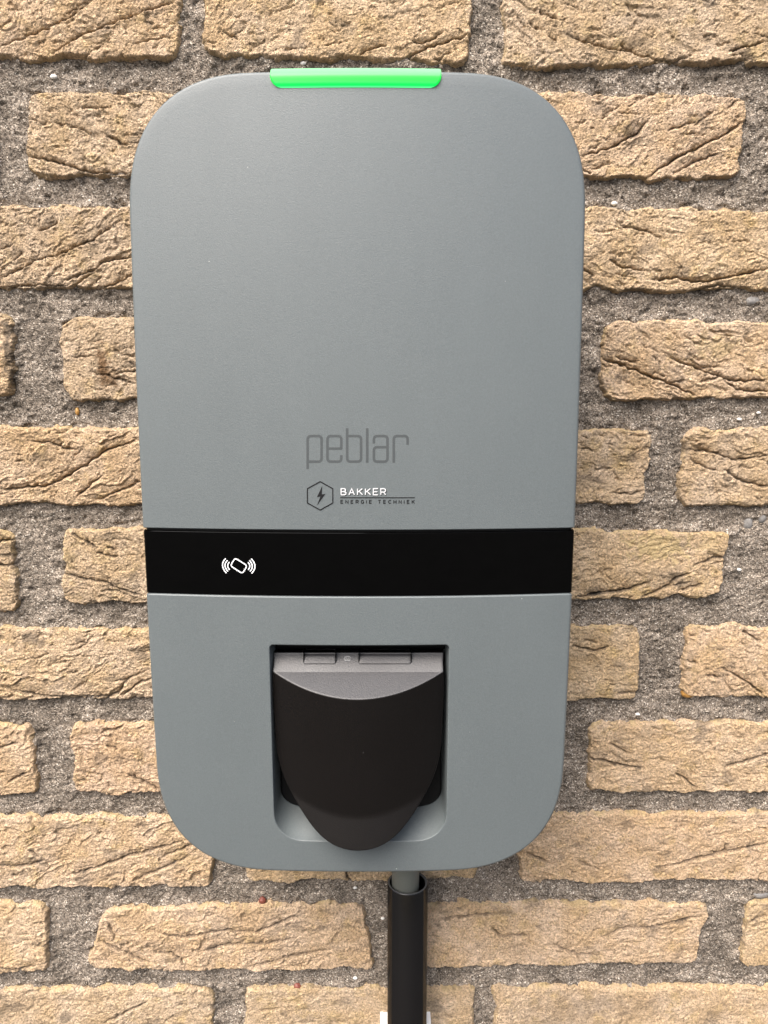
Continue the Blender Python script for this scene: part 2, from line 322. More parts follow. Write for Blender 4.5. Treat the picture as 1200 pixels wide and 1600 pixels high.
def brick_mesh(q, ang, fold, rad, cracks, seed, step):
    """q: four (x, z) corners in mm. Returns vertices in mm (x, y, z), faces, tint"""
    xs = [p[0] for p in q]; zs = [p[1] for p in q]; pad = 2.0
    x0, x1, z0, z1 = min(xs) - pad, max(xs) + pad, min(zs) - pad, max(zs) + pad
    nx = max(8, int((x1 - x0) / step)); nz = max(6, int((z1 - z0) / step))
    X, Zz = np.meshgrid(np.linspace(x0, x1, nx), np.linspace(z0, z1, nz), indexing='ij')
    o = seed * 31.7
    d = quad_sdf(X, Zz, q, rad + 1.5)
    d = d + .4 + 2.1 * fbm(X / 19 + o, Zz / 15, 4, seed, .55) + 0.5 * fbm(X / 2.6 + o, Zz / 2.6, 3, seed + 5)
    # relief (positive = towards the viewer), millimetres
    h = 1.3 * fbm(X / 45 + o, Zz / 30, 3, seed + 1)
    A = R(ang); wx = X + 7 * fbm(X / 26 + o, Zz / 20, 3, seed + 2); wz = Zz + 7 * fbm(X / 24 - o, Zz / 22, 3, seed + 3)
    g = -wx * math.sin(A) + wz * math.cos(A); al = wx * math.cos(A) + wz * math.sin(A)
    for k, (per, amp) in enumerate(((11.0, .85), (5.2, .62), (2.7, .36))):
        gg = g / per + 0.9 * fbm(al / (per * 3.2) + o, g / (per * 1.6), 3, seed + 6 + k)
        fr = gg - np.floor(gg)
        saw = np.where(fr < .10, fr / .10, 1 - (fr - .10) / .90)        # sharp lower lip, slow slope above
        mask = sstep(.0, .5, fbm(al / (per * 3.0) - o, g / (per * 1.5) + 5, 2, seed + 9 + k))
        h = h + 2.1 * fold * amp * mask * (saw - .5)
    h = h + 0.30 * fbm(X / 4 + o, Zz / 3, 4, seed + 14, .6) + 0.30 * fbm(X / 1.2, Zz / 1.0 + o, 2, seed + 15)
    pits = fbm(X / 6 + o, Zz / 3.5, 3, seed + 17); h = h - 1.0 * sstep(.48, .8, pits)
    rnd = random.Random(seed)
    cl = [(dep, pl) for dep, pl in cracks]
    for _ in range(int(12 + 15 * fold)):                                    # a few more short wrinkles
        cx = rnd.uniform(x0, x1); cz = rnd.uniform(z0, z1); L = rnd.uniform(4, 16); a = A * rnd.uniform(.3, 1.1) + rnd.gauss(0, .2)
        pts = [(cx + (t - .5) * L * math.cos(a), cz + (t - .5) * L * math.sin(a) + rnd.uniform(-1, 1)) for t in (0, .33, .66, 1)]
        cl.append((rnd.uniform(.22, .62), pts))
    crack_dark = np.zeros(X.shape)
    wxx = X + .9 * fbm(X / 5 + o, Zz / 5, 3, seed + 20); wzz = Zz + .9 * fbm(X / 5 - o, Zz / 5, 3, seed + 21)
    for dep, pl in cl:
        bx = [p[0] for p in pl]; bz = [p[1] for p in pl]
        m = (X > min(bx) - 9) & (X < max(bx) + 9) & (Zz > min(bz) - 9) & (Zz < max(bz) + 9)
        if not m.any(): continue
        dd, sg, tt = polydist(wxx[m], wzz[m], smooth_line(pl))
        tap = np.clip(np.minimum(tt, 1 - tt) * 5, 0.0, 1) ** .7
        low = (sg < 0)
        # groove; the flap above stands a little proud, the bed below falls back and climbs again
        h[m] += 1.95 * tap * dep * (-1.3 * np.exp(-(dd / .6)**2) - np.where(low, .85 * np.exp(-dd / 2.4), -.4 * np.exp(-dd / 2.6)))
        crack_dark[m] = np.maximum(crack_dark[m], np.clip(tap * dep, 0, 1) * .65 * np.exp(-(dd / .55)**2))  # darkens the groove lines, more where the crack is deeper
    edge = sstep(0, 2.6, d)
    y = np.where(d > 0, 9.0 * (1 - np.sqrt(np.clip(edge, 0, 1))) - h * edge - 0.6, 9.0 + np.clip(-d, 0, 2) * 6)
    rim = sstep(3.0, .8, d) * sstep(-.3, .4, fbm(X / 9 + o, Zz / 9, 3, seed + 30)) * .75
    up = sstep(-.1, .5, (Zz - (z0 + z1) / 2) / (z1 - z0))
    tint = np.zeros(X.shape + (4,)); tint[..., 3] = 1
    tint[..., 1] = np.clip(rim * (.35 + .65 * up), 0, 1)
    tint[..., 2] = np.clip(sstep(.42, .85, fbm(X / 22 + o, Zz / 13, 4, seed + 33)) * .45 + crack_dark, 0, 1)
    return X, y, Zz, tint

def grid_faces(nx, nz, keep=None):
    i = np.arange(nx - 1)[:, None]; j = np.arange(nz - 1)[None, :]
    a = i * nz + j; f = np.stack([a, a + nz, a + nz + 1, a + 1], -1).reshape(-1, 4)
    return f if keep is None else f[keep.reshape(-1)]

def fast_mesh(name, V, Fq, tint=None):
    me = bpy.data.meshes.new(name); V = np.asarray(V, np.float32); Fq = np.asarray(Fq, np.int32)
    me.vertices.add(len(V)); me.vertices.foreach_set('co', V.ravel())
    me.loops.add(Fq.size); me.loops.foreach_set('vertex_index', Fq.ravel())
    me.polygons.add(len(Fq)); me.polygons.foreach_set('loop_start', np.arange(0, Fq.size, 4, dtype=np.int32))
    me.polygons.foreach_set('loop_total', np.full(len(Fq), 4, np.int32))
    me.polygons.foreach_set('use_smooth', np.ones(len(Fq), bool))
    if tint is not None:
        at = me.attributes.new('tint', 'FLOAT_COLOR', 'POINT'); at.data.foreach_set('color', np.asarray(tint, np.float32).ravel())
    me.update(calc_edges=True); return me

def brick_object(q, ang, fold, rad, cracks, seed, step, parent, paint=None):
    X, y, Zz, tint = brick_mesh(q, ang, fold, rad, cracks, seed, step)
    if paint: paint(X, Zz, tint)
    nx, nz = X.shape
    V = np.stack([X.ravel(), y.ravel(), Zz.ravel()], 1); f = grid_faces(nx, nz)
    # skirt that gives the brick its depth
    b = np.concatenate([np.arange(nx) * nz, (nx - 1) * nz + np.arange(1, nz), np.arange(nx - 2, -1, -1) * nz + nz - 1, np.arange(nz - 2, 0, -1)])
    k = len(V); V2 = V[b].copy(); V2[:, 1] = 50; nb = len(b); r = np.arange(nb); r2 = (r + 1) % nb
    f = np.concatenate([f, np.stack([b[r2], b[r], k + r, k + r2], 1)])
    V = np.concatenate([V, V2]); T = np.concatenate([tint.reshape(-1, 4), np.tile([[0, 0, 0, 1.]], (nb, 1))])
    c = np.array([np.mean([p[0] for p in q]), 0, np.mean([p[1] for p in q])])
    me = fast_mesh("brick", (V - c) / 1000, f, T)
    me.materials.append(M_brick)
    o = bpy.data.objects.new("brick", me); COL.objects.link(o); o.parent = parent
    o.location = Vector(c / 1000) - wloc(parent)
    return o

def mm(px, py): p = P(px, py, 0.0); return (p[0] * 1000, p[2] * 1000)

wall = tag(empty("brick_wall", (0, 0.05, 0)), "sandy yellow handmade brick wall with rough grey mortar joints behind the charger", "wall")
quads = []
def spot(px, py, rx, rz, ch, amt, sd):
    cx, cz = mm(px, py)
    def f(X, Zz, tint):
        e = np.hypot((X - cx) / rx, (Zz - cz) / rz) + .55 * fbm(X / 5, Zz / 5, 4, sd)
        tint[..., ch] = np.maximum(tint[..., ch], amt * sstep(1.0, .35, e))
    return f
def paints(*fs):
    def f(X, Zz, tint):
        for g in fs: g(X, Zz, tint)
    return f
PAINT = {11: paints(spot(162, 570, 5, 16, 0, .75, 3), spot(168, 592, 9, 8, 0, .6, 4)),
         22: paints(spot(1030, 852, 26, 13, 1, .95, 5), spot(1110, 850, 12, 8, 1, .5, 6)),
         10: paints(spot(14, 545, 5, 30, 2, .8, 7)),
         24: spot(55, 997, 10, 6, 2, .55, 8), 14: spot(1120, 540, 20, 10, 1, .5, 9),
         0: spot(150, 40, 40, 15, 1, .12, 10), 39: spot(165, 1440, 8, 14, 1, .25, 11),
         3: spot(48, 283, 6, 3, 0, .6, 12), 36: spot(880, 1290, 50, 9, 2, .35, 13), 42: spot(900, 1580, 60, 20, 2, .3, 14)}
for i, (c, ang, fold, rad, cr) in enumerate(BR):
    q = [mm(c[2 * k], c[2 * k + 1]) for k in range(4)]; quads.append((q, rad))
    cracks = [(dp, [mm(*p) for p in pl]) for dp, pl in cr]
    brick_object(q, ang, fold, rad, cracks, i + 3, 1.6 if not cr and i not in (6, 10) else 0.55, wall, PAINT.get(i))

# bricks beyond the frame: a few shapes copied along the courses
protos = []
xl = min(q[0][0] for q, r in quads)
row_z = [mm(600, y)[1] for y in (-35, 142, 320, 494, 667, 826, 981, 1130, 1273, 1411, 1544)]
row_b = [mm(600, y)[1] for y in (96, 279, 454, 626, 789, 943, 1094, 1242, 1382, 1516, 1655)]
rr = random.Random(5)
def far_brick(x0, ztop, n):
    if len(protos) < 6:
        L = (208, 160, 200, 110, 190, 205)[len(protos)]
        o = brick_object([(x0, ztop), (x0 + L, ztop), (x0 + L, ztop - 51), (x0, ztop - 51)], rr.uniform(-25, 25), .8, 5, [], 80 + n, 1.6, wall)
        quads_far.append(([(x0, ztop), (x0 + L, ztop), (x0 + L, ztop - 51), (x0, ztop - 51)], 5)); protos.append((o, L)); return L
    src, L = rr.choice(protos); o = src.copy(); COL.objects.link(o); o.parent = wall
    o.location = Vector(((x0 + L / 2) / 1000, 0, (ztop - 25.5) / 1000)) - wall.location
    return L
quads_far = []
n = 0
rowspans = []
for zt, zb in zip(row_z, row_b):
    inrow = [q for q, r in quads if abs(np.mean([p[1] for p in q]) - (zt + zb) / 2) < 20]
    rowspans.append((zt, min(min(p[0] for p in q) for q in inrow), max(max(p[0] for p in q) for q in inrow)))
for k in range(1, 5): rowspans.insert(0, (row_z[0] + 68 * k, None, None)); rowspans.append((row_z[-1] - 68 * k, None, None))
for zt, a, b in rowspans:
    x = -700 + rr.uniform(-100, 100)
    if a is None:
        while x < 700: x += far_brick(x, zt, n) + 14; n += 1
    else:
        x = a - 16
        while x > -700:                        # leftwards
            L = 160 if len(protos) < 6 else None
            if L is None:
                src, L = rr.choice(protos); o = src.copy(); COL.objects.link(o); o.parent = wall
                o.location = Vector(((x - L / 2) / 1000, 0, (zt - 25.5) / 1000)) - wall.location
            x -= L + 15
        x = b + 16
        while x < 700: x += far_brick(x, zt, n) + 15; n += 1

# mortar bed: fine inside the frame, one plain sheet beyond
def mortar():
    st = 0.85
    xs = np.arange(-330, 330, st); zs = np.arange(mm(600, 1640)[1], mm(600, -40)[1], st)
    X, Zz = np.meshgrid(xs, zs, indexing='ij'); ins = np.full(X.shape, -99.0)
    for q, r in quads:
        m = (X > min(p[0] for p in q) - 8) & (X < max(p[0] for p in q) + 8) & (Zz > min(p[1] for p in q) - 8) & (Zz < max(p[1] for p in q) + 8)
        if m.any(): ins[m] = np.maximum(ins[m], quad_sdf(X[m], Zz[m], q, r))
    h = 0.9 * fbm(X / 18, Zz / 10, 4, 51) + 0.55 * fbm(X / 3.2, Zz / 3.0, 3, 52, .6) + .28 * fbm(X / 1.4, Zz / 1.4, 2, 53)
    h -= 1.6 * sstep(.45, .8, fbm(X / 9, Zz / 6, 3, 55))
    nearb = np.clip((ins + 14) / 14, 0, 1)
    h += 1.9 * nearb * sstep(-.05, .5, fbm(X / 13, Zz / 9, 3, 56))
    y = 4.1 - h
    y = np.where(ins > 4, 8.0, y)
    V = np.stack([X.ravel(), y.ravel(), Zz.ravel()], 1) / 1000
    cell = np.maximum.reduce([ins[:-1, :-1], ins[1:, :-1], ins[:-1, 1:], ins[1:, 1:]]) < 6
    # leave out what the charger covers completely
    cx = X[:-1, :-1]; cz = Zz[:-1, :-1]
    me = fast_mesh("mortar", V, grid_faces(*X.shape, cell))
    bm = bmesh.new(); bm.from_mesh(me); bmesh.ops.delete(bm, geom=[v for v in bm.verts if not v.link_faces], context='VERTS'); bm.to_mesh(me); bm.free()
    me.update()
    put("mortar", me, M_mortar, wall)
    xs0, xs1, za, zb = xs[0] / 1000, xs[-1] / 1000, zs[0] / 1000, zs[-1] / 1000
    V = []; Fq = []
    def rect(a, b, c, d, y):
        k = len(V); V.extend([(a, y, c), (b, y, c), (b, y, d), (a, y, d)]); Fq.append((k, k + 1, k + 2, k + 3))
    rect(-3, xs0, 0, 3, .005); rect(xs1, 3, 0, 3, .005); rect(xs0, xs1, 0, za, .005); rect(xs0, xs1, zb, 3, .005)
    rect(-3, 3, 0, 3, .012)
    put("mortar", mesh_from("mortar_bed", V, Fq, False), M_mortar, wall)
mortar()

def pebble(px, py, r, y, mat, sx=1, sz=1, sd=0):
    c = P(px, py, y); bm = bmesh.new(); bmesh.ops.create_icosphere(bm, subdivisions=3, radius=r)
    for v in bm.verts:
        k = 1 + .16 * float(perlin(np.array(v.co.x / r * 1.1 + sd), np.array(v.co.z / r * 1.1 + v.co.y / r), sd))
        v.co = Vector((v.co.x * k * sx, v.co.y * k * .8, v.co.z * k * sz)) + Vector(c)
    me = bpy.data.meshes.new("pebble"); bm.to_mesh(me); bm.free(); fix_smooth(me)
    return put("pebble", me, mat, wall, c)
red = pebble_mat("red_pebble", (0.16, 0.045, 0.03)); och = pebble_mat("ochre_pebble", (0.36, 0.19, 0.05)); gry = pebble_mat("slate_pebble", (0.19, 0.18, 0.17), 0.9); whi = pebble_mat("white_pebble", (0.7, 0.68, 0.64))
pebble(410, 1407, .0027, .003, red, 1, 1, 1)["label"] = "dark red pebble in the joint"
pebble(465, 1541, .0027, .003, red, 1, 1, 2)
pebble(1075, 1083, .0042, .003, och, 1.15, .8, 3)["label"] = "ochre pebble in the joint"
pebble(121, 643, .0017, .003, och, .8, 1.5, 4)
pebble(1167, 817, .0044, .0062, gry, .8, 1.1, 5); pebble(1190, 808, .0035, .0055, gry, .8, 1.2, 6)
pebble(1186, 1394, .0055, .0066, gry, 1.2, .8, 7); pebble(1174, 471, .0045, .0058, gry, 1.2, .7, 8)
for k, (x, y, s) in enumerate(((474, 99, .0016), (598, 1435, .0012), (555, 1528, .0014), (555, 1387, .0012), (1185, 645, .0012), (1155, 890, .0012), (996, 1116, .0014), (30, 780, .0012), (84, 120, .0018), (1155, 655, .0013), (960, 318, .0016))):
    pebble(x, y, s, .003 if s < .0024 else -.001, whi if s < .0024 else gry, 1.2, .8, 10 + k)

# ------------------------------------------------------------------ charger
XC, HW = -0.01335, 0.11425
ZT, ZB = 1.4 + 0.1538, 1.4 - 0.2699
ZC, HH = (ZT + ZB) / 2, (ZT - ZB) / 2
RC, NE = 0.066, 2.5
def yfront(x, z): return -0.105 + 0.0068 * ((x - XC) / HW)**2 + 0.0045 * ((z - ZC) / HH)**2
def rounded_outline(xc, zc, hw, hh, rs, ne, nc=22, ds=.004):
    """closed outline clockwise from the top-left corner; rs = radii tl, tr, br, bl"""
    pts = []
    def corner(cx, cz, r, a0):
        for k in range(nc + 1):
            a = a0 - (math.pi / 2) * k / nc; c, s = math.cos(a), math.sin(a)
            pts.append((cx + r * math.copysign(abs(c)**(2 / ne), c), cz + r * math.copysign(abs(s)**(2 / ne), s)))
    def line(p, q):
        n = max(1, int(math.dist(p, q) / ds))
        for k in range(1, n): t = k / n; pts.append((p[0] + (q[0] - p[0]) * t, p[1] + (q[1] - p[1]) * t))
    tl, tr, br, bl = rs
    corner(xc - hw + tl, zc + hh - tl, tl, math.pi); line((xc - hw + tl, zc + hh), (xc + hw - tr, zc + hh))
    corner(xc + hw - tr, zc + hh - tr, tr, math.pi / 2); line((xc + hw, zc + hh - tr), (xc + hw, zc - hh + br))
    corner(xc + hw - br, zc - hh + br, br, 0); line((xc + hw - br, zc - hh), (xc - hw + bl, zc - hh))
    corner(xc - hw + bl, zc - hh + bl, bl, -math.pi / 2); line((xc - hw, zc - hh + bl), (xc - hw, zc + hh - tl))
    return np.array(pts)
def normals(p):
    d = np.roll(p, -1, 0) - np.roll(p, 1, 0); l = np.hypot(d[:, 0], d[:, 1]) + 1e-12
    return np.stack([-d[:, 1] / l, d[:, 0] / l], 1)        # outward for a clockwise outline
def loft(rings, cap0=True, cap1=True):
    n = len(rings[0]); V = [tuple(v) for r in rings for v in r]; Fs = []
    for i in range(len(rings) - 1):
        for j in range(n):
            k = (j + 1) % n; Fs.append((i * n + j, i * n + k, (i + 1) * n + k, (i + 1) * n + j))
    if cap0: Fs.append(tuple(range(n))[::-1])
    if cap1: Fs.append(tuple((len(rings) - 1) * n + j for j in range(n)))
    return V, Fs
def recalc(bm): bmesh.ops.recalc_face_normals(bm, faces=bm.faces)

def shell_bm(dy=0.0, shrink=0.0):
    p = rounded_outline(XC, ZC, HW - shrink, HH - shrink, (RC,) * 4, NE); nn = normals(p); rings = []
    rf = 0.0018
    p = p.copy(); p[:, 0] += .0008 * np.clip((p[:, 0] - XC) / HW, -1, 1) * (1 - ((p[:, 1] - ZC) / HH)**2)
    for y, ins in ((-0.018, .006), (-0.05, .003), (-0.085, .0008)):
        q = p - nn * ins; rings.append([(a, y, c) for a, c in q])
    for k in range(7):
        a = (math.pi / 2) * k / 6; q = p - nn * rf * (1 - math.cos(a))
        rings.append([(a_, yfront(a_, c_) + dy + rf * (1 - math.sin(a)), c_) for a_, c_ in q])
    q = p - nn * rf; ctr = np.array([XC, ZC])
    NR = 44
    for k in range(1, NR):
        s = 1 - k / NR; r = ctr + (q - ctr) * s
        rings.append([(a_, yfront(a_, c_) + dy, c_) for a_, c_ in r])
    V, Fs = loft(rings, True, False); n = len(rings[0]); k = len(V); V.append((XC, yfront(XC, ZC) + dy, ZC)); b0 = (len(rings) - 1) * n
    for j in range(n): Fs.append((b0 + j, b0 + (j + 1) % n, k))
    bm = bmesh.new(); vs = [bm.verts.new(v) for v in V]
    for f in Fs: bm.faces.new([vs[i] for i in f])
    recalc(bm); return bm
def cut(bm, z, keep_above):
    g = bm.verts[:] + bm.edges[:] + bm.faces[:]
    res = bmesh.ops.bisect_plane(bm, geom=g, dist=1e-7, plane_co=(0, 0, z), plane_no=(0, 0, 1), clear_inner=keep_above, clear_outer=not keep_above)
    ed = [e for e in res['geom_cut'] if isinstance(e, bmesh.types.BMEdge)]
    r = bmesh.ops.contextual_create(bm, geom=ed)
    return ed
def bevel_cut(bm, z, off, up):
    """chamfer along a cut: everything within `off` of the cut sinks in, linearly"""
    bmesh.ops.bisect_plane(bm, geom=bm.verts[:] + bm.edges[:] + bm.faces[:], dist=1e-7, plane_co=(0, 0, z + off * up), plane_no=(0, 0, 1))
    for v in bm.verts:
        k = 1 - abs(v.co.z - z) / off
        if k > 0 and v.co.y < -.06:
            v.co.y += off * k; v.co.x -= math.copysign(off * k, v.co.x - XC) if abs(v.co.x - XC) > HW - .002 else 0
def to_mesh(bm, name, angle=35):
    recalc(bm); me = bpy.data.meshes.new(name); bm.to_mesh(me); bm.free(); fix_smooth(me, True, angle); return me

charger = tag(empty("car_charger", (XC, 0, ZB)), "grey rounded wall charger with black band, green light bar and flap socket", "charger")
Z1 = 1.4 - 0.0716; Z2 = 1.4 - 0.1069
bm = shell_bm(); cut(bm, Z1 + .0004, True); bevel_cut(bm, Z1 + .0004, .0004, 1)
top_cover = put("top_cover", to_mesh(bm, "top_cover"), M_grey, charger)
bm = shell_bm(.0003, .0001); cut(bm, Z1 - .0007, False); cut(bm, Z2 + .0003, True); bevel_cut(bm, Z1 - .0007, .0006, -1)
band = put("display_band", to_mesh(bm, "display_band"), M_gloss, charger)
bm = shell_bm(.0016, .0014); cut(bm, Z1 + .004, False); cut(bm, Z1 - .004, True)
put("seam_core", to_mesh(bm, "seam_core"), M_dark, charger)  # added dark core, keeps the wall from showing through the seam
bm = shell_bm(); cut(bm, Z2, False); bevel_cut(bm, Z2, .0009, -1)
low_me = to_mesh(bm, "lower_cover")

# recess for the socket, cut into the lower cover
YR = -0.1045
a = P(420.5, 1009, YR); b = P(702, 1009, YR); c0 = P(560, 1319.5, YR)
rx, rhw = (a[0] + b[0]) / 2, (b[0] - a[0]) / 2; rz, rhh = (a[2] + c0[2]) / 2, (a[2] - c0[2]) / 2
RR = (0.0022, 0.0022, 0.0175, 0.0175)
ro = rounded_outline(rx, rz, rhw, rhh, RR, 2.2, 14, .003); rn = normals(ro)
rings = []; lip = .0006; REAR = -0.083
def scoop(q, f):
    """floor rises and sides close in towards the back of the recess"""
    o = q.copy(); t = np.clip((rz + rhh - q[:, 1]) / (2 * rhh), 0, 1)
    o[:, 1] += .011 * f**1.15 * t**4; o[:, 0] = rx + (q[:, 0] - rx) * (1 - .03 * f); return o
for dpt, off in [(-.006, lip)] + [(lip * (1 - math.cos(R(a_))), lip * (1 - math.sin(R(a_)))) for a_ in (0, 30, 60, 90)]:
    rings.append([(x_, yfront(x_, z_) + dpt, z_) for x_, z_ in ro + rn * off])
for f in np.linspace(.1, 1, 10):
    q = scoop(ro, f); rings.append([(x_, (yfront(x_, z_) + lip) * (1 - f) + REAR * f, z_) for x_, z_ in q])
ro_back = scoop(ro, 1.0)
V, Fs = loft(rings)
bmc = bmesh.new(); vs = [bmc.verts.new(v) for v in V]
for f in Fs: bmc.faces.new([vs[i] for i in f])
recalc(bmc); cme = bpy.data.meshes.new("cutter"); bmc.to_mesh(cme); bmc.free()
tmp = bpy.data.objects.new("tmp", low_me); COL.objects.link(tmp); cut_o = bpy.data.objects.new("cutter", cme); COL.objects.link(cut_o)
md = tmp.modifiers.new("b", 'BOOLEAN'); md.operation = 'DIFFERENCE'; md.solver = 'EXACT'; md.object = cut_o
dg = bpy.context.evaluated_depsgraph_get()
lower_me = bpy.data.meshes.new_from_object(tmp.evaluated_get(dg)); lower_me.name = "lower_cover"
bpy.data.objects.remove(tmp); bpy.data.objects.remove(cut_o)
fix_smooth(lower_me, True, 35)
lower = put("lower_cover", lower_me, M_grey, charger)
wn = lower.modifiers.new("even normals", 'WEIGHTED_NORMAL'); wn.keep_sharp = True; wn.weight = 90
# mounting plate behind the shell
p = rounded_outline(XC, ZC, HW - .012, HH - .012, (.05,) * 4, 2.3)
V, Fs = loft([[(x, -.001, z) for x, z in p], [(x, -.0176, z) for x, z in p]])
put("back_plate", mesh_from("back_plate", V, Fs, True, 35), M_dark, charger)

# panels: a front surface in rows, with a rounded edge and depth
def panel(zs, xl, xr, yf, thick, nu=60, rnd=.0005, cosu=True):
    u = np.linspace(-1, 1, nu)
    if cosu: u = np.sin(u * math.pi / 2)
    nz = len(zs); V = []
    for i, z in enumerate(zs):
        xs = (xl[i] + xr[i]) / 2 + u * (xr[i] - xl[i]) / 2
        for x in xs: V.append((x, float(yf(x, z)), z))
    Fs = [(i * nu + j, i * nu + j + 1, (i + 1) * nu + j + 1, (i + 1) * nu + j) for i in range(nz - 1) for j in range(nu - 1)]
    loop = list(range(nu)) + [i * nu + nu - 1 for i in range(1, nz)] + [(nz - 1) * nu + j for j in range(nu - 2, -1, -1)] + [i * nu for i in range(nz - 2, 0, -1)]
    cx = np.mean([V[i][0] for i in loop]); cz = np.mean([V[i][2] for i in loop])
    pl = np.array([(V[i][0], V[i][2]) for i in loop]); nn = normals(pl)
    if np.sum(nn * (pl - [cx, cz])) < 0: nn = -nn
    prev = loop
    for off, dp in ((rnd * .7, rnd * .3), (rnd, rnd), (rnd, thick)):
        k = len(V)
        for i, n_ in zip(loop, nn): V.append((V[i][0] + n_[0] * off, V[i][1] + dp, V[i][2] + n_[1] * off))
        cur = list(range(k, k + len(loop)))
        for j in range(len(loop)):
            j2 = (j + 1) % len(loop); Fs.append((prev[j], prev[j2], cur[j2], cur[j]))
        prev = cur
    Fs.append(tuple(prev))
    bm = bmesh.new(); vs = [bm.verts.new(v) for v in V]
    for f in Fs:
        try: bm.faces.new([vs[i] for i in f])
        except ValueError: pass
    bmesh.ops.remove_doubles(bm, verts=bm.verts, dist=1e-6)
    return bm

# light bar on the top edge
yl = -0.1018
zl0 = P(555, 133.2, yl)[2]; zl1 = P(555, 107.6, yl + .0026)[2]
xa = P(423, 120, yl)[0]; xb = P(688, 120, yl)[0]
zs = zl0 + (zl1 - zl0) * np.concatenate([1 - np.cos(np.linspace(0, math.pi / 2, 10)), [1.0]]) ** 1.0
zs = np.concatenate([zl0 + .005 * (1 - np.cos(np.linspace(0, math.pi / 2, 9))), np.linspace(zl0 + .0055, zl1, 12)])
ins = [.0055 * (1 - math.sqrt(max(0, 1 - (1 - min(1, (z - zl0) / .005))**2))) for z in zs]
def yled(x, z):
    t = (z - zl0) / (zl1 - zl0); e = max(0, t - .52) / .48
    return yfront(x, min(z, ZT)) - .0013 + .0026 * e**1.5 + .0006 * max(0, 1 - t / .12)**2
bm = panel(zs, [xa + i for i in ins], [xb - i for i in ins], yled, .012, 50, .0006)
put("light_bar", to_mesh(bm, "light_bar", 50), M_led, charger)

# socket behind the flap
so_ = ro_back - rn * .0002
V, Fs = loft([[(x, -.082, z) for x, z in so_], [(x, -.0845, z) for x, z in so_], [(x, -.0853, z) for x, z in so_ - rn * .001]])
put("socket_plate", mesh_from("socket_plate", V, Fs, True, 35), M_dark, charger)
ang = np.linspace(0, -2 * math.pi, 49)[:-1]; sz = rz - .002
V, Fs = loft([[(rx + r * math.cos(t), y, sz + r * math.sin(t)) for t in ang] for y, r in ((-.074, .034), (-.088, .034), (-.0895, .0325), (-.0895, .029), (-.076, .028))])
put("socket", mesh_from("socket", V, Fs, True, 35), M_dark, charger)

# flap
def PZ(px, py, y): return P(px, py, y)[2]
LX = P(559.5, 1150, -.108)[0]
yc, kq = -0.1165, 7.6
def yface(x, z): return yc + kq * (x - LX)**2 + .055 * (z_cr - z)
z_cr = PZ(560, 1093, yc); z_ce = PZ(428, 1050, -.1010)
s_top = (-0.1010 - yc) / (z_ce - z_cr)          # slope of the upper slanted face
z_lip = PZ(560, 1277, yc + .055 * (z_cr - PZ(560, 1277, yc)))
z_lipe = PZ(472, 1262, -.1005)
def yslant(z): return yc + s_top * (z - z_cr)
def ylip(x, z):
    y0 = yc + .055 * (z_cr - z_lip); return y0 - 0.26 * (z_lip - z) + .72 * kq * (x - LX)**2
def smax(a, b, k): h = max(k - abs(a - b), 0) / k; return max(a, b) + h * h * k * .25
def smin(a, b, k): h = max(k - abs(a - b), 0) / k; return min(a, b) - h * h * k * .25
z_step = PZ(560, 1049, -.1)
def ylid(x, z):
    sl = yslant(z)
    if z > z_step: sl = yslant(z_step) + (z - z_step) * s_top * .5
    y = smax(yface(x, z), sl, .0010)
    return smin(y, ylip(x, z), .0006)
LP = [(428,1021.5),(427.5,1050),(429,1110),(432.5,1146),(437,1176),(444.5,1203),(455,1230),(470,1260),(485,1281),(500,1299),(515,1314),(530,1322.5),(548,1327.5)]
RP = [(690.5,1021.5),(690.5,1050),(690,1110),(689.5,1150),(688.5,1176),(682,1203),(670.5,1230),(655,1260),(640,1283),(625,1301),(609,1315),(593,1323),(575,1327.5)]
zz = []; ww = []
for (xl_, y_), (xr_, _) in zip(LP, RP):
    y = -.1
    for _ in range(6):
        p = P(xl_, y_, y); p2 = P(xr_, y_, y); hw = (p2[0] - p[0]) / 2; y = ylid(LX + hw, p[2])
    zz.append(p[2]); ww.append(hw)
tipy = -.12
for _ in range(8): tp = P(560, 1328.5, tipy); tipy = ylid(LX, tp[2])
zz.append(tp[2]); ww.append(0.0)
zz = np.array(zz); ww = np.array(ww); zn = (zz - zz[-1]) / (zz[0] - zz[-1])
# w^2 as a smooth function of height above the tip
co = np.polyfit(zn, ww**2, 7, w=np.where(zn < .02, 6, 1))
tz = (1 - np.cos(np.linspace(0, math.pi / 2, 90)))
tz = np.concatenate([np.linspace(0, 1, 26)[:7]**2 * 1.0, np.linspace(.0676, 1, 200)])
hwz = np.sqrt(np.clip(np.polyval(co, tz) - np.polyval(co, 0), 1e-10, None)); hwz = np.minimum(hwz, max(ww[:2]))
tz = np.unique(np.concatenate([tz, (np.linspace(z_cr - .002, z_ce + .004, 170) - zz[-1]) / (zz[0] - zz[-1])])); tz = tz[(tz >= 0) & (tz <= 1)]
hwz = np.minimum(np.sqrt(np.clip(np.polyval(co, tz) - np.polyval(co, 0), 1e-10, None)), max(ww[:2]))
zs = zz[-1] + tz * (zz[0] - zz[-1])
bm = panel(zs, LX - hwz, LX + hwz, ylid, .0045, 150, .0006, False)
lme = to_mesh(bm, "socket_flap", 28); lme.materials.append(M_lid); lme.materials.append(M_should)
for f in lme.polygons:                     # the grained shoulder above the arc, sky light painted into its base
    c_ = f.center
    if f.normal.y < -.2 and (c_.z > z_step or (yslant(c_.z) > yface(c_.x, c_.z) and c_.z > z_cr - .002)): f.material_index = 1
lid = put("socket_flap", lme, None, charger)
